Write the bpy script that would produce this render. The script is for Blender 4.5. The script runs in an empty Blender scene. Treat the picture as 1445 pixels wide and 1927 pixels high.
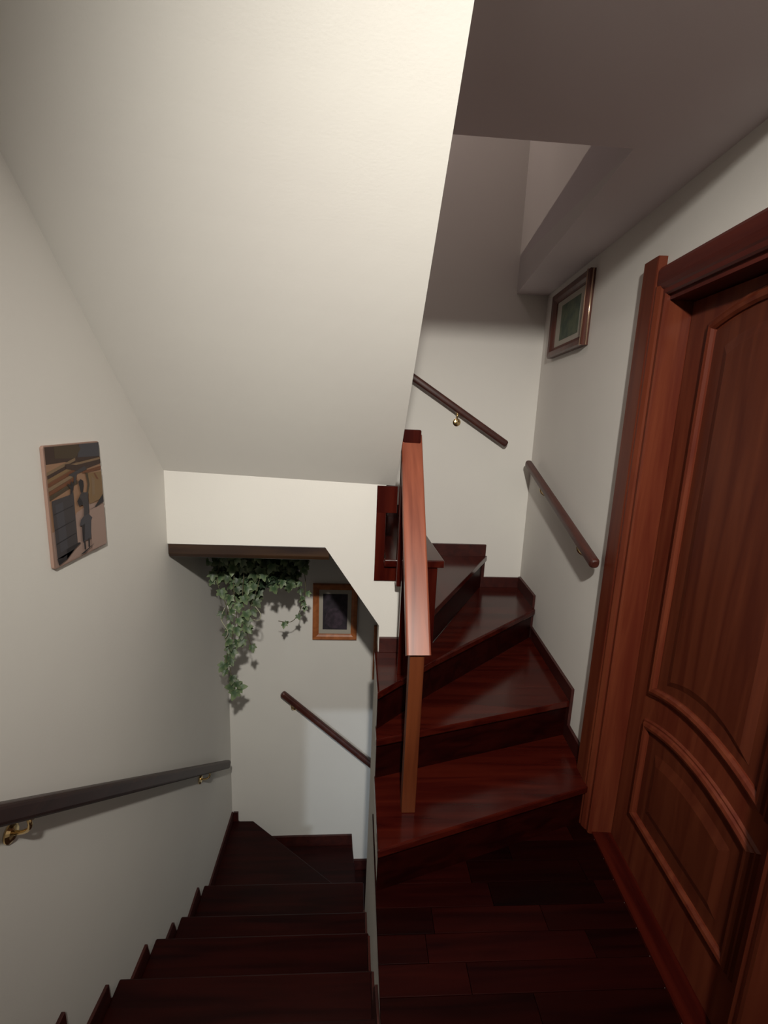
import bpy, bmesh, math, random
from math import sin, cos, radians, pi, sqrt, atan2
from mathutils import Vector, Matrix
random.seed(7)
C = bpy.context.scene.collection

# ------------------------------------------------------------------ camera, world, lights, exposure
def setup():
    yaw, pit, rol = map(radians, (3.7, 11.1, 2.35))
    w = Vector((sin(yaw)*cos(pit), cos(yaw)*cos(pit), -sin(pit)))
    r0 = Vector((cos(yaw), -sin(yaw), 0)); u0 = r0.cross(w)
    r = r0*cos(rol) + u0*sin(rol); u = u0*cos(rol) - r0*sin(rol)
    M = Matrix((r, u, -w)).transposed().to_4x4()
    M.translation = Vector((0, 0, 1.74))
    cd = bpy.data.cameras.new('camera'); co = bpy.data.objects.new('camera', cd); C.objects.link(co)
    cd.sensor_fit = 'HORIZONTAL'; cd.sensor_width = 36; cd.lens = 36*890/1445; cd.clip_start = .02
    co.matrix_world = M
    bpy.context.scene.camera = co
    wd = bpy.data.worlds.new('world'); bpy.context.scene.world = wd; wd.use_nodes = True
    bg = wd.node_tree.nodes['Background']; bg.inputs[0].default_value = (.8, .85, 1, 1); bg.inputs[1].default_value = .02
    vs = bpy.context.scene.view_settings
    vs.view_transform = 'Standard'; vs.look = 'None'; vs.gamma = 1; vs.use_curve_mapping = False
    vs.exposure = 0.0
setup()
def area(name, loc, aim, size, power, col, shape='DISK', size_y=None, spread=pi):
    l = bpy.data.lights.new(name, 'AREA'); l.shape = shape; l.size = size; l.energy = power; l.color = col; l.spread = spread
    if size_y: l.size_y = size_y
    o = bpy.data.objects.new(name, l); C.objects.link(o); o.location = loc
    o.rotation_euler = (Vector(aim)-Vector(loc)).to_track_quat('-Z', 'Y').to_euler()
    return o
def point(name, loc, radius, power, col):
    l = bpy.data.lights.new(name, 'POINT'); l.shadow_soft_size = radius; l.energy = power; l.color = col
    o = bpy.data.objects.new(name, l); C.objects.link(o); o.location = loc
    return o
def spot(name, loc, aim, radius, power, col, size, blend=1):
    l = bpy.data.lights.new(name, 'SPOT'); l.shadow_soft_size = radius; l.energy = power; l.color = col; l.spot_size = radians(size); l.spot_blend = blend
    o = bpy.data.objects.new(name, l); C.objects.link(o); o.location = loc
    o.rotation_euler = (Vector(aim)-Vector(loc)).to_track_quat('-Z', 'Y').to_euler()
    return o
WARM = (1, .955, .86)
LP = (.06, -.56, 2.71)
spot('landing_lamp_light', LP, (.38, 2.2, .84), .05, 345, WARM, 85)
point('landing_lamp_glow', (LP[0], LP[1]+.02, LP[2]-.02), .10, 5, WARM)
point('upper_fill_light', (-.2, 2.6, 4.1), .12, 9, (1, .84, .78))  # unseen fill, added to brighten the upper back wall
area('lower_hall_light', (.93, .95, -.52), (.2, 3.1, -1.1), .10, 9, (.78, .9, 1))
point('lower_stair_fill', (.75, 1.7, -1.1), .25, .45, (.74, .86, 1))  # unseen weak cool fill in the lower stairwell, no window there

# ------------------------------------------------------------------ helpers
def tag(o, label=None, cat=None, group=None, kind=None):
    if label: o['label'] = label
    if cat: o['category'] = cat
    if group: o['group'] = group
    if kind: o['kind'] = kind
    return o
def empty(name, loc=(0, 0, 0), rz=0):
    o = bpy.data.objects.new(name, None); C.objects.link(o); o.location = loc; o.rotation_euler = (0, 0, rz)
    o.empty_display_size = .1
    return o
def link(name, bm, mats, parent=None, bevel=0, smooth=False, seg=2):
    bmesh.ops.remove_doubles(bm, verts=bm.verts, dist=1e-6)
    bmesh.ops.recalc_face_normals(bm, faces=bm.faces)
    me = bpy.data.meshes.new(name); bm.to_mesh(me); bm.free()
    for m in (mats if isinstance(mats, (list, tuple)) else [mats]): me.materials.append(m)
    o = bpy.data.objects.new(name, me); C.objects.link(o)
    if parent: o.parent = parent
    if smooth:
        for p in me.polygons: p.use_smooth = True
    if bevel:
        b = o.modifiers.new('bevel', 'BEVEL'); b.width = bevel; b.segments = seg; b.limit_method = 'ANGLE'; b.angle_limit = radians(30)
    return o
def add_box(bm, lo, hi, mi=0):
    vs = [bm.verts.new((x, y, z)) for x in (lo[0], hi[0]) for y in (lo[1], hi[1]) for z in (lo[2], hi[2])]
    for f in ((0,1,3,2),(4,6,7,5),(0,4,5,1),(2,3,7,6),(0,2,6,4),(1,5,7,3)):
        bm.faces.new([vs[i] for i in f]).material_index = mi
def box(name, lo, hi, m, parent=None, bevel=0):
    bm = bmesh.new(); add_box(bm, lo, hi); return link(name, bm, m, parent, bevel)
def add_prism(bm, pts, axis, a, b, mi=0):
    """extrude a 2D polygon; axis = the extruded axis: 'x' pts=(y,z), 'y' pts=(x,z), 'z' pts=(x,y)"""
    def P(p, t):
        return {'x': (t, p[0], p[1]), 'y': (p[0], t, p[1]), 'z': (p[0], p[1], t)}[axis]
    A = [bm.verts.new(P(p, a)) for p in pts]; B = [bm.verts.new(P(p, b)) for p in pts]
    n = len(pts)
    bm.faces.new(A).material_index = mi; bm.faces.new(B[::-1]).material_index = mi
    for i in range(n): bm.faces.new((A[i], A[(i+1) % n], B[(i+1) % n], B[i])).material_index = mi
def tri(bm):
    bm.normal_update()
    bmesh.ops.triangulate(bm, faces=[f for f in bm.faces if len(f.verts) > 4], ngon_method='EAR_CLIP')
def prism(name, pts, axis, a, b, m, parent=None, bevel=0):
    bm = bmesh.new(); add_prism(bm, pts, axis, a, b)
    tri(bm)
    return link(name, bm, m, parent, bevel)
def sweep(bm, path, prof, up=Vector((0, 0, 1)), closed=False, cap=True, mi=0):
    """sweep profile [(side, up)] along a path"""
    path = [Vector(p) for p in path]; n = len(path); rings = []
    for i, p in enumerate(path):
        a = path[i-1] if (i > 0 or closed) else None
        b = path[(i+1) % n] if (i < n-1 or closed) else None
        d1 = (p-a).normalized() if a is not None else None
        d2 = (b-p).normalized() if b is not None else None
        t = (d1+d2).normalized() if d1 is not None and d2 is not None else (d1 if d1 is not None else d2)
        s = t.cross(up).normalized()
        k = 1
        if d1 is not None and d2 is not None:
            k = 1/max(.35, t.dot(d2))
        u = s.cross(t).normalized()
        rings.append([bm.verts.new(p+s*x*k+u*y) for x, y in prof])
    m = len(prof)
    R = rings+[rings[0]] if closed else rings
    for i in range(len(R)-1):
        for j in range(m):
            bm.faces.new((R[i][j], R[i][(j+1) % m], R[i+1][(j+1) % m], R[i+1][j])).material_index = mi
    if cap and not closed:
        bm.faces.new(rings[0]).material_index = mi; bm.faces.new(rings[-1][::-1]).material_index = mi
def circ(r, n=10, ry=None):
    return [(r*cos(2*pi*i/n), (ry or r)*sin(2*pi*i/n)) for i in range(n)]
def rrect(w, h, r, n=3):
    out = []
    for cx, cy, a0 in ((w/2-r, h/2-r, 0), (-w/2+r, h/2-r, 90), (-w/2+r, -h/2+r, 180), (w/2-r, -h/2+r, 270)):
        for i in range(n+1):
            a = radians(a0+90*i/n); out.append((cx+r*cos(a), cy+r*sin(a)))
    return out
def lathe(bm, prof, M, n=20, mi=0):
    rings = []
    for r, z in prof:
        rings.append([bm.verts.new(M @ Vector((r*cos(2*pi*i/n), r*sin(2*pi*i/n), z))) for i in range(n)])
    for a, b in zip(rings, rings[1:]):
        for i in range(n): bm.faces.new((a[i], a[(i+1) % n], b[(i+1) % n], b[i])).material_index = mi
    for rg in (rings[0], rings[-1]):
        bm.faces.new(rg).material_index = mi

# ------------------------------------------------------------------ materials
def mat(name):
    m = bpy.data.materials.new(name); m.use_nodes = True
    nt = m.node_tree; return m, nt, nt.nodes['Principled BSDF']
def N(nt, typ, **kw):
    n = nt.nodes.new(typ)
    for k, v in kw.items(): setattr(n, k, v)
    return n
def plaster(name, col, rough=.9, bump=.12, var=.04):
    m, nt, b = mat(name); L = nt.links.new
    tc = N(nt, 'ShaderNodeTexCoord')
    n1 = N(nt, 'ShaderNodeTexNoise'); n1.inputs['Scale'].default_value = 1.7; n1.inputs['Detail'].default_value = 3
    L(tc.outputs['Object'], n1.inputs['Vector'])
    cr = N(nt, 'ShaderNodeValToRGB')
    cr.color_ramp.elements[0].position = .3; cr.color_ramp.elements[1].position = .7
    cr.color_ramp.elements[0].color = (col[0]*(1-var), col[1]*(1-var*1.2), col[2]*(1-var), 1)
    cr.color_ramp.elements[1].color = (*col, 1)
    L(n1.outputs[0], cr.inputs[0]); L(cr.outputs[0], b.inputs['Base Color'])
    n2 = N(nt, 'ShaderNodeTexNoise'); n2.inputs['Scale'].default_value = 160; n2.inputs['Detail'].default_value = 4
    L(tc.outputs['Object'], n2.inputs['Vector'])
    bp = N(nt, 'ShaderNodeBump'); bp.inputs['Strength'].default_value = bump; bp.inputs['Distance'].default_value = .002
    L(n2.outputs[0], bp.inputs['Height']); L(bp.outputs[0], b.inputs['Normal'])
    b.inputs['Roughness'].default_value = rough
    b.inputs['Specular IOR Level'].default_value = .25
    return m
def wood(name, c1, c2, axis='y', rough=.35, coat=.0, spec=.5, scale=1.0, rnd=0.0):
    m, nt, b = mat(name); L = nt.links.new
    tc = N(nt, 'ShaderNodeTexCoord'); mp = N(nt, 'ShaderNodeMapping')
    s = [22*scale]*3; s['xyz'.index(axis)] = 1.6*scale; mp.inputs['Scale'].default_value = s
    L(tc.outputs['Object'], mp.inputs['Vector'])
    oi = N(nt, 'ShaderNodeObjectInfo')
    vm = N(nt, 'ShaderNodeVectorMath', operation='SCALE'); vm.inputs[0].default_value = (13, 7, 17)
    L(oi.outputs['Random'], vm.inputs['Scale'])
    va = N(nt, 'ShaderNodeVectorMath', operation='ADD'); L(mp.outputs[0], va.inputs[0]); L(vm.outputs[0], va.inputs[1])
    n1 = N(nt, 'ShaderNodeTexNoise'); n1.inputs['Scale'].default_value = 1; n1.inputs['Detail'].default_value = 6; n1.inputs['Distortion'].default_value = .7
    L(va.outputs[0], n1.inputs['Vector'])
    cr = N(nt, 'ShaderNodeValToRGB'); cr.color_ramp.elements[0].position = .32; cr.color_ramp.elements[1].position = .68
    cr.color_ramp.elements[0].color = (*c1, 1); cr.color_ramp.elements[1].color = (*c2, 1)
    L(n1.outputs[0], cr.inputs[0])
    out = cr.outputs[0]
    if rnd:
        mr = N(nt, 'ShaderNodeMapRange'); mr.inputs['To Min'].default_value = 1-rnd; mr.inputs['To Max'].default_value = 1+rnd
        L(oi.outputs['Random'], mr.inputs['Value'])
        hs = N(nt, 'ShaderNodeHueSaturation'); L(mr.outputs[0], hs.inputs['Value']); L(out, hs.inputs['Color']); out = hs.outputs[0]
    L(out, b.inputs['Base Color'])
    bp = N(nt, 'ShaderNodeBump'); bp.inputs['Strength'].default_value = .06; bp.inputs['Distance'].default_value = .001
    L(n1.outputs[0], bp.inputs['Height']); L(bp.outputs[0], b.inputs['Normal'])
    b.inputs['Roughness'].default_value = rough; b.inputs['Specular IOR Level'].default_value = spec
    b.inputs['Coat Weight'].default_value = coat; b.inputs['Coat Roughness'].default_value = .2
    return m
def flat(name, col, rough=.6, metal=0, spec=.4):
    m, nt, b = mat(name)
    b.inputs['Base Color'].default_value = (*col, 1); b.inputs['Roughness'].default_value = rough
    b.inputs['Metallic'].default_value = metal; b.inputs['Specular IOR Level'].default_value = spec
    return m
def mottled(name, c1, c2, scale=20, rough=.7):
    m, nt, b = mat(name); L = nt.links.new
    tc = N(nt, 'ShaderNodeTexCoord'); n1 = N(nt, 'ShaderNodeTexNoise'); n1.inputs['Scale'].default_value = scale; n1.inputs['Detail'].default_value = 4
    L(tc.outputs['Object'], n1.inputs['Vector'])
    cr = N(nt, 'ShaderNodeValToRGB'); cr.color_ramp.elements[0].position = .38; cr.color_ramp.elements[1].position = .62
    cr.color_ramp.elements[0].color = (*c1, 1); cr.color_ramp.elements[1].color = (*c2, 1)
    L(n1.outputs[0], cr.inputs[0]); L(cr.outputs[0], b.inputs['Base Color'])
    b.inputs['Roughness'].default_value = rough
    return m
WALL = plaster('wall_plaster', (.725, .705, .665))
CEIL = plaster('ceiling_plaster', (.70, .63, .64))
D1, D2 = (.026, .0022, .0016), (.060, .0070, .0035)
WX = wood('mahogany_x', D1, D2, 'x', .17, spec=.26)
WY = wood('mahogany_y', D1, D2, 'y', .17, spec=.26)
WZ = wood('mahogany_z', D1, D2, 'z', .17, spec=.26)
FB = wood('floor_board_wood', (.006, .0005, .0006), (.016, .0017, .0012), 'x', .4, rnd=.5, spec=.08)
SK = wood('skirting_wood', (.026, .004, .0035), (.055, .010, .007), 'y', .4)
WR = wood('shaded_riser_wood', (.008, .0006, .0006), (.020, .0018, .0012), 'x', .4, spec=.12)  # darker than the tread wood: shade on the risers put into the colour
RAILW = wood('rail_top_wood', (.15, .034, .018), (.30, .085, .045), 'y', .33, .2)
POSTW = wood('newel_wood', (.08, .016, .004), (.13, .031, .008), 'z', .45)
DZ = wood('door_wood_z', (.085, .014, .007), (.14, .032, .014), 'z', .38, .0, spec=.22)
DY = wood('door_wood_y', (.06, .009, .007), (.10, .018, .012), 'y', .38, .0, spec=.22)
DP = wood('door_panel_wood', (.062, .011, .005), (.105, .024, .010), 'z', .4, .0, spec=.3)
HR = wood('handrail_wood', (.040, .010, .008), (.075, .020, .013), 'y', .4)
HD = wood('dark_handrail_wood', (.022, .010, .010), (.040, .017, .015), 'y', .45)
SHELFW = wood('shelf_wood', (.014, .006, .005), (.045, .021, .009), 'x', .4)  # dark wood, deepened further for the shade under the band
FRW = wood('orange_frame_wood', (.26, .075, .02), (.40, .13, .04), 'z', .45)
BRASS = flat('brass', (.83, .62, .32), .22, 1)
GOLD = flat('gilt_edge', (.80, .58, .42), .25, .9)
MATW = flat('mount_card', (.38, .35, .30), .9)
GLASSY = flat('dark_bronze', (.16, .11, .08), .35, .8)

# ------------------------------------------------------------------ the setting
XL, YB, SL = -.86, 3.15, .0787
ANG = math.atan(SL)
def xr(y): return 1.064 + (y-1.548)*SL
H = 2.55
def struct(o, label=None): return tag(o, label=label, kind='structure')
# right wall frame: local (d outward into the wall, s along the wall, z)
def RW(d, s, z): return Vector((1.064 + d*cos(ANG) + s*sin(ANG), 1.548 - d*sin(ANG) + s*cos(ANG), z))
RWM = Matrix.Translation((1.064, 1.548, 0)) @ Matrix.Rotation(-ANG, 4, 'Z')

wl = box('wall_left', (XL-.15, -2.15, -2.9), (XL, YB+.15, 4.4), WALL)
struct(wl)
wb = box('wall_back', (XL, YB, -2.9), (1.5, YB+.15, 4.4), WALL)
struct(wb)
struct(box('wall_front', (XL, -2.15, -2.9), (1.3, -2.0, 4.4), WALL))
# right wall with the door opening (local s: -0.68 .. 0.165, z 0 .. 2.2)
bm = bmesh.new()
sA, sB, s0, s1, ZD = -.678, .170, -3.6, 1.62, 2.2055
for lo, hi in (((0, s0, -2.9), (.15, sA, 4.4)), ((0, sA, ZD), (.15, sB, 4.4)), ((0, sA, -2.9), (.15, sB, 0)), ((0, sB, -2.9), (.15, s1, 4.4))):
    add_box(bm, lo, hi)
o = link('wall_right', bm, WALL); o.matrix_world = RWM; struct(o)
# ceiling of the landing, with the stairwell hole; the unseen lamp side is raised, assumed to let the lamp light through
bm = bmesh.new()
add_prism(bm, [(XL, .93), (xr(.93), .93), (xr(1.53), 1.53), (.189, 1.53), (.189, .95), (XL, .95)], 'z', H, H+.62)
add_prism(bm, [(XL, -2.0), (xr(-2.0), -2.0), (xr(.9299), .9299), (XL, .9299)], 'z', H+.55, H+.62)
tri(bm)
add_prism(bm, [(.792, 1.53), (xr(1.53), 1.53), (xr(YB), YB), (.988, YB)], 'z', H, H+.22)
struct(link('ceiling', bm, CEIL))
# wall rising from the right edge of the stairwell hole
bm = bmesh.new(); add_prism(bm, [(.792, 1.53), (.86, 1.53), (1.06, YB), (.988, YB)], 'z', H+.001, 4.4)
struct(link('wall_upper', bm, WALL))
bm = bmesh.new(); add_box(bm, (XL, -2.0, 4.4), (1.4, YB, 4.5)); struct(link('ceiling_upper', bm, CEIL))
# sloping underside of the upper flight (ruled slab) -- left edge and right edge as (y, z)
left = [(2.178, 1.474), (1.744, 1.931), (1.533, 2.124), (1.314, 2.325), (1.0, 2.60), (.9, 2.70)]
right = [(2.178, 1.438), (1.860, 1.700), (1.553, 1.994), (1.315, 2.156), (.997, 2.481), (.9, 2.58)]
def interp(tab, t):
    for (a, b), (c, d) in zip(tab, tab[1:]):
        if c <= t <= a: return b + (d-b)*(t-a)/(c-a)
    return tab[-1][1]
# straight fits keep the plaster flat
def zl(y): return 1.474 + (2.178-y)*.985
def zr(y): return 1.438 + (2.178-y)*.885
bm = bmesh.new(); ny, nx = 16, 10; lo_, hi_ = [], []
for i in range(ny+1):
    y = 2.178 - (2.178-.86)*i/ny
    lo_.append([bm.verts.new((XL+(.189-XL)*j/nx, y, zl(y)+(zr(y)-zl(y))*j/nx)) for j in range(nx+1)])
    hi_.append([bm.verts.new((XL+(.189-XL)*j/nx, y+.12, zl(y)+(zr(y)-zl(y))*j/nx+.22)) for j in range(nx+1)])
for g, fl in ((lo_, 0), (hi_, 1)):
    for i in range(ny):
        for j in range(nx): bm.faces.new((g[i][j], g[i][j+1], g[i+1][j+1], g[i+1][j]))
for i in range(ny):
    for j in (0, nx): bm.faces.new((lo_[i][j], hi_[i][j], hi_[i+1][j], lo_[i+1][j]))
for j in range(nx):
    for i in (0, ny): bm.faces.new((lo_[i][j], lo_[i][j+1], hi_[i][j+1], hi_[i][j]))
struct(link('ceiling_slope', bm, WALL, smooth=False))
# parapet side of the upper flight, above the slab, seen only from the upper stairs
bm = bmesh.new(); add_prism(bm, [(2.3, 1.62), (2.3, 2.5), (1.1, 3.6), (1.1, 2.72)], 'x', .12, .189)
struct(link('wall_parapet', bm, WALL))

# plaster face of the cross flight over the lower stairwell
Y1 = 2.178
struct(prism('wall_stair', [(XL, 1.133), (-.131, 1.133), (.139, .74), (.139, .59), (.385, .59), (.385, 1.05), (.147, 1.05), (.147, 1.62), (XL, 1.62)], 'y', Y1, Y1+.12, WALL))
# spine wall between the flights
XS = .126
bm = bmesh.new()
add_prism(bm, [(-2.0, -2.9), (2.2, -2.9), (2.2, -.25), (-2.0, -.25)], 'x', XS, XS+.10)
add_prism(bm, [(-2.0, -.2495), (2.2, -.2495), (2.2, .565), (1.87, .565), (1.87, .375), (1.815, .375), (1.815, .165), (1.47, .165), (1.47, -.021), (-2.0, -.021)], 'x', XS, XS+.010)
tri(bm); struct(link('wall_middle', bm, WALL))
# floor slab of the landing and its boards
struct_floor = empty('floor'); tag(struct_floor, kind='structure')
box('subfloor', (XS+.012, -2.0, -.22), (1.0, 1.75, -.02), WY, struct_floor)
# boards run across the landing
y = .50; row = 0
while y < 1.80:
    x = .1205
    xe = xr(y)+.06 if y > .85 and y < 1.70 else xr(y)-.006
    off = random.uniform(.15, .5)
    cuts = [x]; t = x+off
    while t < xe-.12: cuts.append(t); t += random.uniform(.38, .6)
    cuts.append(xe)
    for a, b in zip(cuts, cuts[1:]):
        box('board', (a+.0008, y+.0008, -.02), (b-.0008, min(y+.09, 1.82)-.0008, 0), FB, struct_floor, .0012)
    y += .09; row += 1
bm = bmesh.new(); add_box(bm, (XL, -2.0, -.02), (1.0, .499, 0)); link('board', bm, FB, struct_floor)
bm = bmesh.new(); add_box(bm, (XL, -2.0, -.22), (XS+.10, .62, -.03)); link('subfloor', bm, WALL, struct_floor)
bm = bmesh.new(); add_box(bm, (XL, .5, -.03), (XS, .66, 0)); link('landing_nosing', bm, WX, struct_floor, .004)
# lower hall floor
struct(box('floor_lower', (XL, -2.0, -2.95), (1.4, YB, -2.85), WX))
# unseen beam added across the lower stair exit to cut the hall light
struct(box('light_stop_lintel', (XS+.101, 2.06, -.44), (1.12, 2.2, .10), WALL))

# ------------------------------------------------------------------ upper staircase (from the landing)
T = {1: .205, 2: .41, 3: .605, 4: .83, 5: 1.09, 6: 1.30}
up = empty('staircase', (.6, 1.6, 0))
tag(up, 'winding reddish-brown wooden staircase rising from the landing and turning left at the back wall', 'staircase')
PI_ = up.matrix_world
def child(o, parent, loc=(.6, 1.6, 0)):
    o.parent = parent; o.matrix_parent_inverse = Matrix.Translation(-Vector(loc)); return o
def tread(pts, z, m, bev=.007, th=.036):
    return child(prism('tread', pts, 'z', z-th, z, m, None, bev), up)
def riser(a, b, z0, z1, back=.022, th=.02, clip=None):
    """riser panel under nose line a->b, set back from the nose; clip = smallest x"""
    a = Vector(a); b = Vector(b); d = (b-a).normalized(); n = Vector((-d.y, d.x))
    p = [a+n*back, b+n*back, b+n*(back+th), a+n*(back+th)]
    if clip is not None:
        for q in (0, 3): p[q] = p[q] + d*((clip-p[q].x)/d.x)
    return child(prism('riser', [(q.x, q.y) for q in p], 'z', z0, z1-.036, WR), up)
g = .006
N1 = ((.121, 1.439), (xr(1.745)-.002, 1.745)); N2 = ((.121, 1.771), (xr(2.06)-.003, 2.06))
N3 = ((.121, 1.807), (.41, 2.087)); N3b = (xr(2.735)-.003, 2.735)
N4 = ((.411, 2.176), (.940, YB-.002)); N5 = ((.437, 2.150), (.412, YB-.002)); N6 = ((.155, 2.168), (.20, YB-.002))
child(prism('tread', [N1[0], N1[1], (xr(2.1)-.003, 2.10), (.121, 1.815)], 'z', T[1]-.036, T[1], WX, None, .007), up)
child(prism('tread', [N2[0], N2[1], (xr(2.775)-.003, 2.775), (.41, 2.125), (.121, 1.87)], 'z', T[2]-.036, T[2], WX, None, .007), up)
child(prism('tread', [N3[0], N3[1], N3b, (xr(YB)-.003, YB-.002), (.90, YB-.002), (.40, 2.22), (.40, Y1-.001), (.121, Y1-.001)], 'z', T[3]-.036, T[3], WX, None, .007), up)
child(prism('tread', [N4[0], N4[1], (.40, YB-.002), (.406, 2.176)], 'z', T[4]-.036, T[4], WY, None, .007), up)
child(prism('tread', [(.150, 2.140), (.437, 2.140), N5[1], (.16, YB-.002), (.157, 2.175), (.150, 2.168)], 'z', T[5]-.036, T[5], WY, None, .007), up)
child(prism('tread', [(.170, Y1+.125), (.20, YB-.002), (-.30, YB-.002), (-.02, Y1+.125)], 'z', T[6]-.036, T[6], WY, None, .007), up)
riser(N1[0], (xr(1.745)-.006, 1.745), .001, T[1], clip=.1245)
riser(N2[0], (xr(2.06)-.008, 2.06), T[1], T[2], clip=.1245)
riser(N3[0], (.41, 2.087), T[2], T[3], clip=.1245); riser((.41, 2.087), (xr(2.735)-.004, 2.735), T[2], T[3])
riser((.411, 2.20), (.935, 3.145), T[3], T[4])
child(box('riser', (.375, 2.312, T[4]), (.395, YB-.002, T[5]-.036), WY), up)
child(box('riser', (.115, 2.312, T[5]), (.135, YB-.002, T[6]-.036), WY), up)
# flight beyond, hidden from here by the slab
for k, (xa, z) in enumerate(((-.32, 1.51), (-.60, 1.72))):
    child(prism('tread', [(xa, Y1+.125), (xa-.02, YB-.002), (max(xa-.3, XL+.002), YB-.002), (max(xa-.3, XL+.002), Y1+.125)], 'z', z-.036, z, WY, None, .007), up)
    child(box('riser', (xa-.045, Y1+.125, z-.21), (xa-.025, YB-.002, z-.037), WY), up)
# wood cladding on the inner side of steps four and five, and the plate on the plaster
child(box('side_panel', (.238, Y1-.022, T[3]), (.408, Y1-.001, T[5]-.037), WZ, None, .002), up)
child(prism('side_panel', [(.105, .977), (.238, .977), (.238, 1.053), (.150, 1.053), (.150, 1.437), (.105, 1.437)], 'y', Y1-.012, Y1, WZ, None, .0015), up)
child(prism('side_panel', [(.105, 1.31), (.20, 1.31), (.20, 1.437), (.105, 1.437)], 'y', Y1-.0125, Y1-.0005, WZ, None, .0015), up)
# skirting boards: right wall, back wall
def rs(o): o.matrix_world = RWM; return o
bm = bmesh.new()
sy = lambda y: (y-1.548)/cos(ANG)
add_prism(bm, [(sy(1.86), 0), (sy(1.86), .285), (sy(2.045), .285), (sy(2.045), .48), (sy(2.765), .48), (sy(2.765), .688), (sy(3.13), .688), (sy(3.13), .3), (sy(2.3), 0)], 'x', -.016, -.0005)
tri(bm)
o = link('baseboard_right', bm, SK, None, .0015); o.matrix_world = RWM; tag(o, kind='structure')
struct(prism('baseboard_back', [(xr(YB)-.01, .45), (xr(YB)-.01, .676), (.925, .676), (.925, .912), (.44, .912), (.44, 1.175), (.27, 1.175), (.27, 1.44), (.135, 1.44), (.135, .5)], 'y', YB-.017, YB, SK, None, .0015))
struct(box('baseboard_stair', (.142, Y1-.016, T[3]), (.238, Y1, .682), SK, None, .0015))

# ------------------------------------------------------------------ stair railing on the upper staircase
rl = empty('stair_railing', (.25, 1.62, T[1]))
tag(rl, 'wooden stair railing with a wide steep glossy top rail between two square posts', 'railing')
def rc(o): return child(o, rl, (.25, 1.62, T[1]))
pa, pb = Vector((.253, 1.585, .898)), Vector((.245, 2.10, 1.680))
bm = bmesh.new(); d = (pb-pa).normalized()
prof = rrect(.092, .045, .008)
prof = [(x, y-.022) for x, y in prof]
sweep(bm, [Vector((0, 0, 0)), Vector((0, (pb-pa).length, 0))], prof)
o = link('top_rail', bm, RAILW, None)
X_ = d.cross(Vector((0, 0, 1))).normalized(); Mx = Matrix((X_, d, X_.cross(d))).transposed().to_4x4()
o.parent = rl; o.matrix_basis = Matrix.Translation(pa-Vector((.25, 1.62, T[1]))) @ Mx
rc(box('newel_post', (.222, 1.606, T[1]), (.277, 1.662, .925), POSTW, None, .003))
rc(box('newel_post', (.204, 2.075, T[5]-.110), (.284, 2.139, 1.700), WZ, None, .006))
rc(box('baluster', (.216, 1.955, T[3]), (.240, 1.980, 1.44), WZ, None, .002))
rc(box('baluster', (.244, 1.80, T[2]), (.268, 1.825, 1.19), WZ, None, .002))

# ------------------------------------------------------------------ lower staircase
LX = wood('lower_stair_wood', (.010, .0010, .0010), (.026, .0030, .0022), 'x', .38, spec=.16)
lt = empty('lower_staircase', (-.37, 1.2, -1))
tag(lt, 'dark wooden staircase going down between the left wall and the plaster wall below the landing', 'staircase')
def lc(o): return child(o, lt, (-.37, 1.2, -1))
XA, XB = XL+.012, XS-.001
LZ = [-.19, -.41, -.632, -.876, -1.098, -1.305, -1.54, -1.77, -1.99]
LY = [.66, .95, 1.30-.03+.21, 1.80, 2.09, 2.45]   # nose (far end) of each straight tread
ys = [.66, 1.20, 1.49, 1.80, 2.09, 2.45]
for k in range(5):
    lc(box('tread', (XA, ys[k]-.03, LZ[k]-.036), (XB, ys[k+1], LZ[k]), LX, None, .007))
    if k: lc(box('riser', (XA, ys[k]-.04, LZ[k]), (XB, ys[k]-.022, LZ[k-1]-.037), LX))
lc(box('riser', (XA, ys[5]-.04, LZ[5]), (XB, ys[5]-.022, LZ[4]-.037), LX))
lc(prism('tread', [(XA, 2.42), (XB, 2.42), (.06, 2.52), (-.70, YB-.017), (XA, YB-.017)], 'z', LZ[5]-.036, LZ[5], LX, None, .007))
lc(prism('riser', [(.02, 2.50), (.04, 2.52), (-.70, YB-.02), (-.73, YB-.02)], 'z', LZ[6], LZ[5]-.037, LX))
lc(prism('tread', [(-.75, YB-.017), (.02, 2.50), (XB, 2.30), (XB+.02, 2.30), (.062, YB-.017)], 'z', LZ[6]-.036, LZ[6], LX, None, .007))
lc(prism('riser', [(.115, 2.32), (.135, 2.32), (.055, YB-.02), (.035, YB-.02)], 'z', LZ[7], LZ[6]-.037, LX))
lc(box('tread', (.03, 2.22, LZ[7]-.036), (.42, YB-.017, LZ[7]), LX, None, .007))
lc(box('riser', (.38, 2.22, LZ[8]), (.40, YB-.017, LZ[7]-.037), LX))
lc(box('tread', (.38, 2.22, LZ[8]-.036), (.74, YB-.017, LZ[8]), LX, None, .007))
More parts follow.
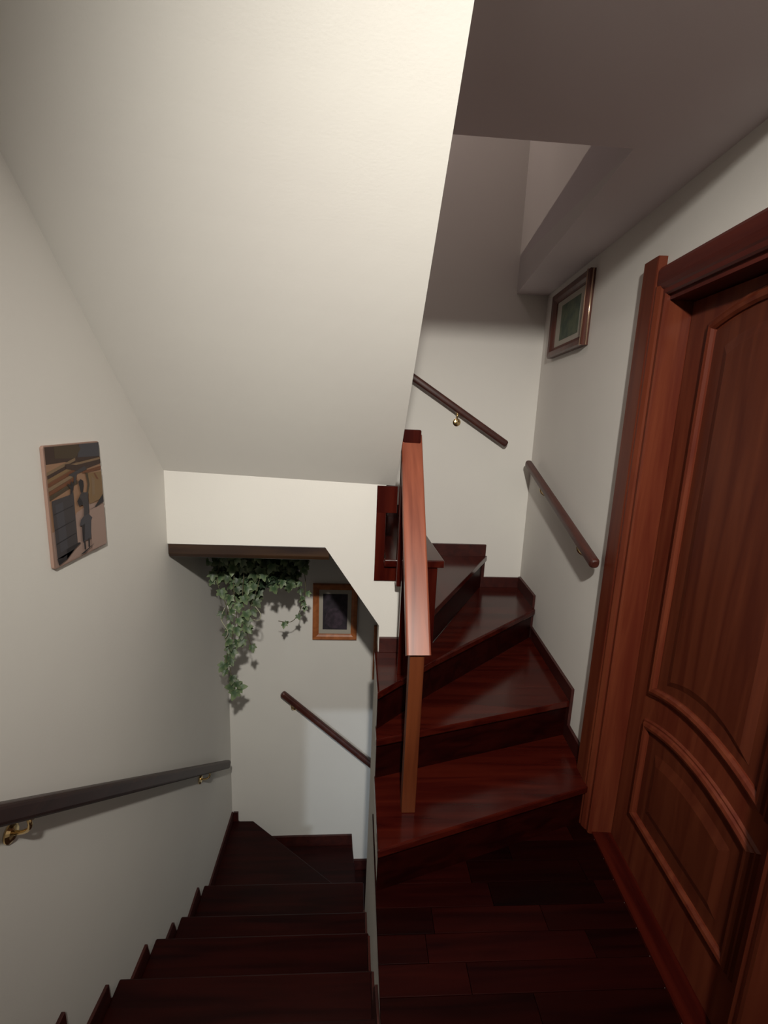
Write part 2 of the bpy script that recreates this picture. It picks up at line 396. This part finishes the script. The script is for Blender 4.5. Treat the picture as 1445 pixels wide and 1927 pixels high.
# skirtings of the lower flight
sp = [(.80, -.10), (1.19, -.10), (1.193, -.175), (1.295, -.322), (1.42, -.335), (1.424, -.405), (1.526, -.549), (1.719, -.557), (1.736, -.647), (1.84, -.787), (2.0, -.80), (2.026, -.892), (2.132, -1.022),
      (2.363, -1.012), (2.387, -1.101), (2.498, -1.228), (YB-.012, -1.228), (YB-.012, -1.7), (2.6, -1.7), (.80, -.5)]
struct(prism('baseboard_left', sp, 'x', XL, XL+.012, SK, None, .001))
struct(prism('baseboard_lower', [(XL+.012, -1.7), (XL+.012, -1.236), (-.813, -1.236), (-.813, -1.316), (-.688, -1.462), (.055, -1.452), (.073, -1.685), (.40, -1.685), (.40, -1.95), (.2, -1.95)], 'y', YB-.016, YB, SK, None, .001))
struct(prism('baseboard_middle', [(.80, -.09), (1.14, -.09), (1.26, -.14), (1.30, -.30), (1.43, -.33), (1.50, -.52), (1.72, -.545), (1.80, -.76), (2.02, -.79), (2.10, -1.0), (2.2, -1.0), (2.2, -1.7), (1.2, -.8), (.8, -.4)], 'x', XS-.010, XS, SK, None, .001))

# ------------------------------------------------------------------ door in the right wall (built in wall coordinates)
door = empty('door_1'); door.matrix_world = RWM; tag(door, kind='structure')
def dc(o): o.parent = door; return o
DS0 = -.66                                     # near end of the opening
JS = .152                                      # far jamb face
# casing: upright board, inner bead, head board
bm = bmesh.new()
add_prism(bm, [(0, JS), (-.010, JS), (-.016, JS+.006), (-.016, JS+.020), (-.022, JS+.026), (-.030, JS+.042), (-.030, JS+.052), (0, JS+.052)], 'z', 0, 2.24)
add_prism(bm, [(0, JS+.0522), (-.031, JS+.0522), (-.033, JS+.058), (-.033, JS+.148), (-.027, JS+.158), (0, JS+.160)], 'z', 0, 2.345)
dc(link('door_casing', bm, DZ))
bm = bmesh.new()
pr_ = [(0, 2.205), (-.010, 2.205), (-.016, 2.211), (-.016, 2.226), (-.021, 2.232), (-.026, 2.245), (-.028, 2.255), (-.028, 2.292), (-.022, 2.303), (0, 2.305)]
A = [bm.verts.new((x, JS+.046, z)) for x, z in pr_]; B = [bm.verts.new((x, DS0-.16, z)) for x, z in pr_]
for i in range(len(pr_)): bm.faces.new((A[i], A[(i+1) % len(pr_)], B[(i+1) % len(pr_)], B[i]))
bm.faces.new(A); bm.faces.new(B[::-1])
dc(link('door_head', bm, DY))
bm = bmesh.new()
add_prism(bm, [(0, DS0), (-.010, DS0), (-.016, DS0-.006), (-.016, DS0-.020), (-.030, DS0-.042), (-.033, DS0-.055), (-.033, DS0-.148), (0, DS0-.16)], 'z', 0, 2.335)
dc(link('door_casing', bm, DZ))
dc(box('jamb', (0, JS, 0), (.148, JS+.018, 2.205), DZ)); dc(box('jamb', (0, DS0-.018, 0), (.148, DS0, 2.205), DZ))
dc(box('jamb', (0, DS0, 2.187), (.148, JS, 2.205), DY))
LD = .082                                       # face of the leaf
leaf = dc(box('door_leaf', (LD, DS0+.004, .012), (LD+.042, JS-.004, 2.182), DZ))
SC = (DS0+JS)/2
def arch(s, z0, rise, half): return z0 + rise*(1-((s-SC)/half)**2)
def panel(za, zb, ra, rb, name):
    """raised moulding around a panel from za (bottom, arch ra) to zb (top, arch rb)"""
    sa, sb = DS0+.13, JS-.13; half = (sb-sa)/2
    n = 14
    out = [(sa+(sb-sa)*i/n, arch(sa+(sb-sa)*i/n, za, ra, half)) for i in range(n+1)]
    out += [(sb-(sb-sa)*i/n, arch(sb-(sb-sa)*i/n, zb, rb, half)) for i in range(n+1)]
    bm = bmesh.new()
    path = [Vector((LD, s, z)) for s, z in out]
    sweep(bm, path, [(-.024, .001), (-.024, -.008), (-.017, -.016), (-.007, -.019), (.003, -.015), (.007, -.008), (.013, -.008), (.019, .001)], up=Vector((1, 0, 0)), closed=True)
    mo = link('panel_moulding', bm, DZ, smooth=False); mo.parent = leaf
    # raised field
    bm = bmesh.new(); cs = sum(p[0] for p in out)/len(out); cz = (za+zb)/2
    def ring(off, d):
        res = []
        for i, (s, z) in enumerate(out):
            ds = 1 if s < SC-.02 else (-1 if s > SC+.02 else 0)
            s2 = SC+(s-SC)*(1-off/half); z2 = cz+(z-cz)*(1-off/((zb-za)/2))
            res.append(bm.verts.new((LD-d, s2, z2)))
        return res
    r1 = ring(.024, .001); r2 = ring(.075, .001); r3 = ring(.105, .010)
    for a, b in ((r1, r2), (r2, r3)):
        for i in range(len(a)): bm.faces.new((a[i], a[(i+1) % len(a)], b[(i+1) % len(a)], b[i]))
    bm.faces.new(r3)
    po = link('panel', bm, DP); po.parent = leaf
panel(.765, 2.082, .05, .055, 'upper')
panel(.235, .635, 0, .05, 'lower')
# lock side handle is out of the picture, a threshold closes the foot
dc(box('threshold', (.0, DS0, .0), (.13, JS, .011), WY))
# room shut off behind the door
struct(box('wall_beyond_door', (1.30, .3, -.1), (1.34, 1.9, 2.5), WALL))

# ------------------------------------------------------------------ handrails
def handrail(a, b, wall_dir, brs, m, prof, label, out=.06, rosette=.026):
    """a, b rail axis ends; wall_dir = vector from the rail to the wall"""
    a, b = Vector(a), Vector(b); wd = Vector(wall_dir).normalized()
    t = empty('handrail', a); tag(t, label, 'handrail', None)
    def k(o): o.parent = t; o.matrix_parent_inverse = Matrix.Translation(-a); return o
    bm = bmesh.new(); d = (b-a).normalized(); L = (b-a).length
    # rounded ends: shrink the profile over the last centimetre
    path = [0, .004, .012, L-.012, L-.004, L]; sc = [.62, .86, 1, 1, .86, .62]
    s = d.cross(Vector((0, 0, 1))).normalized(); u = s.cross(d).normalized(); rings = []
    for q, kk in zip(path, sc): rings.append([bm.verts.new(a+d*q+s*x*kk+u*y*kk) for x, y in prof])
    mm = len(prof)
    for i in range(len(rings)-1):
        for j in range(mm): bm.faces.new((rings[i][j], rings[i][(j+1) % mm], rings[i+1][(j+1) % mm], rings[i+1][j]))
    bm.faces.new(rings[0]); bm.faces.new(rings[-1])
    k(link('rail', bm, m))
    hh = max(p[1] for p in prof)
    for f in brs:
        p = a+d*(L*f); under = p - u*(hh-.001)
        wallp = p + wd*out + Vector((0, 0, -.075))
        R = wd.to_track_quat('Z', 'Y').to_matrix().to_4x4()
        bm = bmesh.new()
        c1 = wallp - wd*(out*.35); c2 = under + Vector((0, 0, -.045))
        pts = []
        for i in range(9):
            q = i/8; pts.append((wallp*(1-q)**3 + c1*3*q*(1-q)**2 + (c2-wd*.012)*3*q*q*(1-q) + under*q**3))
        sweep(bm, pts, circ(.0055, 8), up=d)
        lathe(bm, [(.001, 0), (.013, 0), (.013, .004), (.001, .004)], Matrix.Translation(under-u*.002) @ Vector((0, 0, 1)).rotation_difference(u).to_matrix().to_4x4(), 14)
        br = k(link('bracket', bm, BRASS, smooth=True))
        bm = bmesh.new()
        lathe(bm, [(.001, 0), (rosette, 0), (rosette, -.004), (rosette*.7, -.010), (.007, -.013), (.001, -.013)], Matrix.Translation(wallp) @ R, 20)
        ro = link('rosette', bm, BRASS, smooth=False); ro.parent = br
    return t
RP = rrect(.042, .046, .017, 4)
wdir = Vector((cos(ANG), -sin(ANG), 0))
def rail_on_right(y, z, off=.058): return RW(-off, (y-1.548)/cos(ANG), z)
handrail(rail_on_right(1.875, 1.168), rail_on_right(3.02, 1.497), wdir, (.17, .72), HR, RP,
         'short brown wooden handrail sloping on the right wall beside the door casing')
handrail((.99, YB-.058, 1.608), (.02, YB-.058, 2.212), (0, 1, 0), (.34, .92), HR, RP,
         'brown wooden handrail on the upper back wall with a shiny brass bracket')
handrail((XL+.062, .30, 1.318), (XL+.062, 2.832, -.568), (-1, 0, 0), (.12, .31, .86), HD, rrect(.046, .05, .012, 3),
         'long dark handrail on the left wall running down beside the lower stairs')
handrail((-.475, YB-.058, -.205), (.62, YB-.058, -1.18), (0, 1, 0), (.075, .8), HR, rrect(.044, .046, .018, 4),
         'reddish handrail on the back wall of the lower stairwell below the ivy')

# ------------------------------------------------------------------ framed pictures
def picture(name_label, cat, M, w, h, depth, bw, mats, mount, inner, prm, glass=None, prof=None, group=None):
    """M maps local (x right, y up, z out of the wall)"""
    t = empty('framed_picture'); t.matrix_world = M; tag(t, name_label, cat, group)
    fm, mtm = mats
    bm = bmesh.new()
    P = prof or [(0, 0), (0, depth*.8), (bw*.15, depth), (bw*.6, depth*.9), (bw*.85, depth*.6), (bw, depth*.5), (bw, 0)]
    cor = [(-w/2, -h/2, 1, 1), (w/2, -h/2, -1, 1), (w/2, h/2, -1, -1), (-w/2, h/2, 1, -1)]
    rings = [[bm.verts.new((x+sx*a, y+sy*a, z)) for a, z in P] for x, y, sx, sy in cor]
    n = len(P)
    for i in range(4):
        for j in range(n): bm.faces.new((rings[i][j], rings[i][(j+1) % n], rings[(i+1) % 4][(j+1) % n], rings[(i+1) % 4][j]))
    link('frame', bm, fm, t)
    box('mount', (-w/2+bw-.002, -h/2+bw-.002, 0), (w/2-bw+.002, h/2-bw+.002, depth*.30), mtm, t)
    iw, ih, oy = inner
    bm = bmesh.new(); add_box(bm, (-iw/2, -ih/2+oy, depth*.30), (iw/2, ih/2+oy, depth*.34))
    pr = link('print', bm, prm[0], t)
    for (x0, y0, x1, y1, m2, lv) in prm[1]:
        bm = bmesh.new(); n2 = 12
        vs = [bm.verts.new((x0+(x1-x0)*(.5+.5*cos(2*pi*i/n2)), y0+(y1-y0)*(.5+.5*sin(2*pi*i/n2)), depth*.34+.0003*lv)) for i in range(n2)]
        bm.faces.new(vs); q = link('print_shape', bm, m2); q.parent = pr
    return t
# right wall, gilt-edged frame with a green picture
cy, cz = 2.668, 2.318
def wallM(base, xdir, zdir):
    x = Vector(xdir).normalized(); z = Vector(zdir).normalized(); y = z.cross(x)
    M = Matrix((x, y, z)).transposed().to_4x4(); M.translation = base; return M
Mr = wallM(RW(-.001, (cy-1.548)/cos(ANG), cz), (-sin(ANG), -cos(ANG), 0), (-cos(ANG), sin(ANG), 0))
GRN = mottled('green_print', (.05, .075, .055), (.10, .12, .075), 16)
FRD = wood('brown_frame_wood', (.07, .022, .016), (.12, .04, .028), 'y', .35)
pf = picture('brown frame with bright gilt side and green picture, high on the right wall', 'picture', Mr, .545, .355, .034, .052, (FRD, MATW), None, (.28, .19, .0), (GRN, []))
# gilt beading on the near side of the frame
bm = bmesh.new()
for i, (a, dz) in enumerate(((.270, .012), (.2625, .022), (.254, .031))):
    sweep(bm, [Vector((a, -.176, dz)), Vector((a, .176, dz))], circ(.0055, 8), up=Vector((0, 0, 1)))
link('gilt_beading', bm, GOLD, pf, smooth=True)
# lower back wall, orange wood frame with a dark picture
PUR = mottled('dark_purple_print', (.012, .009, .014), (.032, .022, .034), 22)
PU2 = mottled('plum_paint', (.022, .014, .022), (.05, .032, .048), 30); PU3 = flat('pale_plum_paint', (.13, .09, .11), .7)
Mb = wallM(Vector((-.112, YB-.001, .396)), (1, 0, 0), (0, -1, 0))
picture('square orange-brown wooden frame with a dark picture, beside the ivy', 'picture', Mb, .312, .415, .022, .043, (FRW, MATW), None, (.172, .265, .0),
        (PUR, [(-.07, -.125, .06, .03, PU2, 1)]))
Mb2 = wallM(Vector((.322, YB-.001, .09)), (1, 0, 0), (0, -1, 0))
picture('wooden frame glimpsed as a thin brown strip behind the edge of the plaster wall', 'picture', Mb2, .31, .415, .022, .043, (FRW, MATW), None, (.172, .265, .0), (PUR, []))

# ------------------------------------------------------------------ painted plaque on the left wall
M = wallM(Vector((XL+.0005, 1.490, 1.455)), (0, 1, 0), (1, 0, 0))
pq = empty('picture_plaque'); pq.matrix_world = M
tag(pq, 'unframed painted board on the left wall showing a standing woman beside a tall basket', 'picture')
W2, H2 = .286, .352
bm = bmesh.new(); pts = [(x, y) for x, y in rrect(W2, H2, .008, 3)]
add_prism(bm, pts, 'z', 0, .009); link('board', bm, flat('board_edge', (.30, .19, .15), .6), pq, .001)
pc = {}
def col(n, c):
    if n not in pc: pc[n] = flat('paint_'+n, c, .65)
    return pc[n]
cols = [('peach', (.29, .165, .10)), ('brown', (.045, .024, .018)), ('grey', (.045, .038, .042)), ('ochre', (.20, .12, .055)), ('black', (.016, .013, .016)),
        ('slate', (.055, .052, .062)), ('sand', (.32, .22, .185)), ('tan', (.20, .13, .075)), ('rust', (.14, .05, .02)), ('olive', (.06, .04, .022))]
idx = {n: i for i, (n, _) in enumerate(cols)}; ml = [col(n, c) for n, c in cols]
bm = bmesh.new(); lvl = [0]
def shp(c, pts):
    lvl[0] += 1
    vs = [bm.verts.new(((u-.5)*(W2-.008)+.002, (v-.5)*(H2-.008), .0092+.00012*lvl[0])) for u, v in pts]
    f = bm.faces.new(vs); f.material_index = idx[c]
shp('peach', [(0, 0), (1, 0), (1, 1), (0, 1)])
shp('sand', [(0, 0), (1, 0), (1, .42), (.7, .44), (.45, .4), (.3, .3), (0, .3)])
shp('brown', [(0, .86), (.3, .86), (.6, .84), (1, .83), (1, 1), (0, 1)])
shp('slate', [(.55, .885), (1, .87), (1, 1), (.6, 1)])
shp('olive', [(.15, .90), (.5, .88), (.62, .96), (.55, 1), (.15, 1)])
for v0, c, t in ((.83, 'tan', .025), (.80, 'brown', .03), (.77, 'ochre', .03), (.735, 'rust', .03), (.70, 'tan', .03), (.665, 'rust', .03), (.625, 'olive', .035)):
    shp(c, [(0, v0-.06), (.22, v0-.02), (.5, v0+.03), (.5, v0+.03+t), (.22, v0-.02+t), (0, v0-.06+t)])
shp('brown', [(.32, .80), (.55, .76), (1, .80), (1, .85), (.3, .84)])
shp('tan', [(.4, .835), (1, .86), (1, .84), (.5, .82)])
shp('rust', [(.6, .735), (1, .74), (1, .775), (.62, .755)])
shp('grey', [(.34, .745), (.66, .80), (.70, .765), (.50, .74), (.45, .66), (.42, .67), (.44, .72)])
shp('ochre', [(.68, .73), (1, .72), (1, .46), (.70, .44)])
shp('olive', [(.66, .74), (.71, .73), (.73, .62), (.69, .55), (.67, .45), (.66, .56), (.69, .63)])
shp('rust', [(.83, .72), (.86, .72), (.93, .65), (.88, .66)])
shp('tan', [(.78, .70), (.84, .66), (.82, .52), (.76, .50)])
shp('black', [(.68, .385), (.8, .40), (.88, .44), (1, .50), (1, .42), (.85, .40)])
shp('sand', [(.68, .385), (1, .40), (1, .0), (.68, .0)])
shp('grey', [(.02, .56), (.34, .575), (.40, .60), (.40, .12), (.34, .09), (.03, .06)])
shp('slate', [(.07, .52), (.20, .53), (.22, .12), (.09, .11)])
for v in (.44, .31, .19): shp('black', [(.03, v), (.38, v+.03), (.38, v+.037), (.03, v+.008)])
shp('black', [(.335, .57), (.40, .61), (.43, .70), (.40, .66), (.37, .70), (.365, .65), (.30, .68), (.35, .62)])
shp('black', [(.02, .07), (.12, .06), (.34, .09), (.46, .12), (.42, .13), (.2, .12), (.18, .03), (.04, .01)])
shp('black', [(.50, .67), (.55, .69), (.60, .67), (.60, .62), (.57, .565), (.53, .57), (.52, .62)])
shp('grey', [(.50, .54), (.55, .57), (.62, .56), (.67, .56), (.67, .40), (.64, .33), (.55, .33), (.57, .42)])
shp('black', [(.45, .50), (.50, .535), (.54, .50), (.56, .46), (.48, .45)])
shp('slate', [(.49, .325), (.55, .35), (.65, .355), (.72, .31), (.69, .285), (.66, .12), (.50, .12), (.50, .27), (.46, .275)])
shp('black', [(.50, .27), (.56, .28), (.53, .13), (.49, .12)])
shp('black', [(.51, .12), (.54, .12), (.54, .045), (.51, .045)]); shp('black', [(.60, .13), (.63, .13), (.62, .05), (.59, .05)])
shp('black', [(.42, .015), (.56, .035), (.72, .06), (.62, .035), (.50, .01)])
bmf = link('painting', bm, ml, pq)
for p in bmf.data.polygons:
    if p.normal.z < 0: p.flip()

# ------------------------------------------------------------------ wooden ledge and hanging ivy
bm = bmesh.new(); add_prism(bm, [(Y1+.004, 1.132), (Y1+.002, 1.085), (Y1+.012, 1.068), (Y1+.02, 1.064), (Y1+.62, 1.064), (Y1+.62, 1.132)], 'x', XL+.001, -.112)
tri(bm)
o = link('ledge', bm, SHELFW, None, .003)
tag(o, 'dark wooden ledge under the white plaster band, with ivy hanging from it', 'ledge')

LEAFG, nt, b = mat('ivy_leaf'); L = nt.links.new
tc = N(nt, 'ShaderNodeTexCoord'); ln = N(nt, 'ShaderNodeVectorMath', operation='LENGTH'); L(tc.outputs['Object'], ln.inputs[0])
ns = N(nt, 'ShaderNodeTexNoise'); ns.inputs['Scale'].default_value = 60; L(tc.outputs['Object'], ns.inputs['Vector'])
ma = N(nt, 'ShaderNodeMath', operation='MULTIPLY_ADD'); L(ns.outputs[0], ma.inputs[0]); ma.inputs[1].default_value = .022; L(ln.outputs['Value'], ma.inputs[2])
cr = N(nt, 'ShaderNodeValToRGB'); L(ma.outputs[0], cr.inputs[0])
cr.color_ramp.elements[0].position = .018; cr.color_ramp.elements[0].color = (.030, .062, .024, 1)
cr.color_ramp.elements[1].position = .036; cr.color_ramp.elements[1].color = (.13, .17, .085, 1)
e = cr.color_ramp.elements.new(.024); e.color = (.055, .095, .042, 1)
oi = N(nt, 'ShaderNodeObjectInfo'); mr = N(nt, 'ShaderNodeMapRange'); mr.inputs['To Min'].default_value = .55; mr.inputs['To Max'].default_value = 1.35
L(oi.outputs['Random'], mr.inputs['Value']); hs = N(nt, 'ShaderNodeHueSaturation'); L(mr.outputs[0], hs.inputs['Value']); L(cr.outputs[0], hs.inputs['Color'])
L(hs.outputs[0], b.inputs['Base Color']); b.inputs['Roughness'].default_value = .5
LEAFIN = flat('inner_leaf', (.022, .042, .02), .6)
STEM = flat('ivy_stem', (.10, .09, .05), .7)
PALE = flat('pale_stem', (.36, .36, .26), .7)
def leaf_mesh(k):
    r = random.Random(k); bm = bmesh.new()
    rad = [(-90, .010), (-60, .017), (-35, .024), (-15, .017), (5, .022), (25, .029), (48, .018), (70, .027), (90, .038)]
    sh = [(cos(radians(a))*q, sin(radians(a))*q) for a, q in rad]
    sh += [(-x, y) for x, y in sh[-2:0:-1]]
    c = bm.verts.new((0, 0, .001)); fold = .25+.3*r.random(); drp = 3+5*r.random()
    vs = [bm.verts.new((x*(1+.1*r.uniform(-1, 1)), y, -abs(x)*fold - drp*(x*x+y*y)+.002*r.uniform(-1, 1))) for x, y in sh]
    n = len(vs)
    for i in range(n): bm.faces.new((c, vs[i], vs[(i+1) % n]))
    me = bpy.data.meshes.new('leaf'); bm.to_mesh(me); bm.free(); me.materials.append(LEAFG)
    for p in me.polygons: p.use_smooth = True
    return me
LM = [leaf_mesh(k) for k in range(5)]
IY = 2.62
def tf(p): return Vector((p[0]*1.07, p[1], 1.05-(1.05-p[2])*1.13))
iv = empty('hanging_ivy', (-.51, IY, 1.064)); tag(iv, 'bushy green ivy with trailing stems hanging from the wooden ledge', 'plant')
def ic(o): o.parent = iv; o.matrix_parent_inverse = Matrix.Translation(-Vector((-.51, IY, 1.064))); return o
def spl(pts, n):
    out = []; pts = [Vector(p) for p in pts]; P = [pts[0]]+pts+[pts[-1]]
    for i in range(1, len(P)-2):
        for k in range(n):
            t = k/n; a, b_, c, d = P[i-1:i+3]
            out.append(.5*((2*b_)+(c-a)*t+(2*a-5*b_+4*c-d)*t*t+(3*b_-a-3*c+d)*t**3))
    out.append(pts[-1]); return out
def put_leaf(p, face, down, s):
    p = tf(p); s *= 1.1
    """face = leaf normal, down = where the tip points"""
    z = Vector(face).normalized(); y = (Vector(down)-z*Vector(down).dot(z)).normalized(); x = y.cross(z)
    R = Matrix((x, y, z)).transposed().to_4x4()
    o = bpy.data.objects.new('leaf', random.choice(LM)); C.objects.link(o)
    ic(o)
    o.matrix_world = Matrix.Translation(p) @ R @ Matrix.Diagonal((s, s, s, 1)); o.matrix_parent_inverse = Matrix.Identity(4)
    o.matrix_basis = Matrix.Translation(Vector(p)-Vector((-.51, IY, 1.064))) @ R @ Matrix.Diagonal((s, s, s, 1))
cnt = 0
def J(a): return random.uniform(-a, a)
# bushy head: dome of leaves
while cnt < 215:
    u, v, w_ = random.uniform(-1, 1), random.uniform(0, 1), random.uniform(-1, 1)
    if u*u*.9+v*v*.95+w_*w_ > 1: continue
    if u*u+v*v+w_*w_ < .25 and random.random() < .6: continue
    x = -.512+u*.282; z = 1.042-v*.315; y_ = IY+.02+w_*.15
    if .10 < u < .58 and v > .74: continue
    w_ = -abs(w_) if random.random() < .6 else w_
    put_leaf((x, y_, z), (J(.8)+u*.6, -1+J(.5), .35+J(.6)), (J(.6)+u*.4, J(.4)-.1, -1), random.uniform(.9, 1.35)); cnt += 1
trails = [
    [(-.66, IY, 1.06), (-.70, IY-.06, .86), (-.655, IY-.07, .72), (-.63, IY-.05, .56), (-.665, IY-.05, .43), (-.665, IY-.04, .36)],
    [(-.60, IY, 1.06), (-.61, IY-.09, .84), (-.60, IY-.08, .68), (-.64, IY-.04, .50), (-.65, IY-.05, .38), (-.625, IY-.04, .25)],
    [(-.55, IY, 1.06), (-.56, IY-.10, .84), (-.56, IY-.09, .70), (-.55, IY-.06, .56), (-.52, IY-.05, .46)],
    [(-.45, IY, 1.06), (-.48, IY-.08, .86), (-.52, IY-.08, .74), (-.57, IY-.07, .62), (-.60, IY-.05, .52)],
    [(-.35, IY+.05, 1.06), (-.27, IY+.05, .90), (-.255, IY+.05, .76), (-.28, IY+.10, .66)],
    [(-.30, IY+.08, 1.06), (-.30, IY+.12, .80), (-.29, IY+.14, .64), (-.34, IY+.16, .55), (-.42, IY+.16, .55)],
]
spc = [.030, .034, .034, .034, .036, .045]
bmS = bmesh.new()
for ti, tr_ in enumerate(trails):
    pts = spl(tr_, 8); sweep(bmS, [tf(q) for q in pts], circ(.0022, 5), up=Vector((.02, -1, .01)))
    acc = 0
    for a, b_ in zip(pts, pts[1:]):
        acc += (b_-a).length
        if acc > spc[ti] and a.z < .96:
            acc = 0
            side = random.choice((-1, 1))
            p = a+Vector((side*random.uniform(.004, .028), random.uniform(-.03, .0), J(.01)))
            put_leaf(p, (J(.45)+.1, -1, .55+J(.35)), (side*random.uniform(0, .7), -.05, -1), random.uniform(.8, 1.15) if ti < 4 else random.uniform(.6, .8)); cnt += 1
put_leaf((-.625, IY-.05, .235), (.05, -1, .5), (-.3, 0, -1), 1.3)
put_leaf((-.645, IY-.05, .265), (-.2, -1, .5), (-1, 0, -.1), 1.2)
put_leaf((-.60, IY-.05, .262), (.2, -1, .5), (1, 0, .1), 1.2)
ic(link('stems', bmS, STEM, smooth=True))
# small leaves packed inside the bush
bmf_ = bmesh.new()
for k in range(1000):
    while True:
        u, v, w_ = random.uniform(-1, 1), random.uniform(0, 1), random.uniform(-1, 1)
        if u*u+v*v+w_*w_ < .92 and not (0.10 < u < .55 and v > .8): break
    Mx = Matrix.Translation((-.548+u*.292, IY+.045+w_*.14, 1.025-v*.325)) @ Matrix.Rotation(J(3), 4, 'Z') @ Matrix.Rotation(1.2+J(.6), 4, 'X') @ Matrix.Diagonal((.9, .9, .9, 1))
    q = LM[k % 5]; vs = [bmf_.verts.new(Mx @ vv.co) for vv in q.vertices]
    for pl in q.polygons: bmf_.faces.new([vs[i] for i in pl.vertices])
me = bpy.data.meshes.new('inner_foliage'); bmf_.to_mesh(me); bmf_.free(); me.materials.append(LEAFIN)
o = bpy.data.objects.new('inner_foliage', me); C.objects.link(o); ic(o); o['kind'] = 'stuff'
bm = bmesh.new()
sweep(bm, spl([tf(q) for q in ((-.655, IY-.10, .72), (-.675, IY-.10, .66), (-.64, IY-.11, .60), (-.655, IY-.1, .56))], 6), circ(.0026, 5), up=Vector((.02, -1, .01)))
sweep(bm, spl([tf(q) for q in ((-.50, IY-.10, .73), (-.47, IY-.12, .70), (-.475, IY-.12, .665), (-.51, IY-.10, .66))], 6), circ(.0024, 5), up=Vector((.02, -1, .01)))
ic(link('stems', bm, PALE, smooth=True))
# ceiling lamp above the landing (outside the picture, gives the light)
cl = empty('ceiling_lamp', (LP[0], LP[1], H+.55)); tag(cl, 'flat round ceiling lamp over the landing', 'lamp')
bm = bmesh.new(); lathe(bm, [(.001, 0), (.12, 0), (.12, -.03), (.10, -.05), (.001, -.05)], Matrix.Identity(4), 28); link('base', bm, flat('lamp_white', (.7, .7, .68), .5), cl)
print('leaves', cnt)
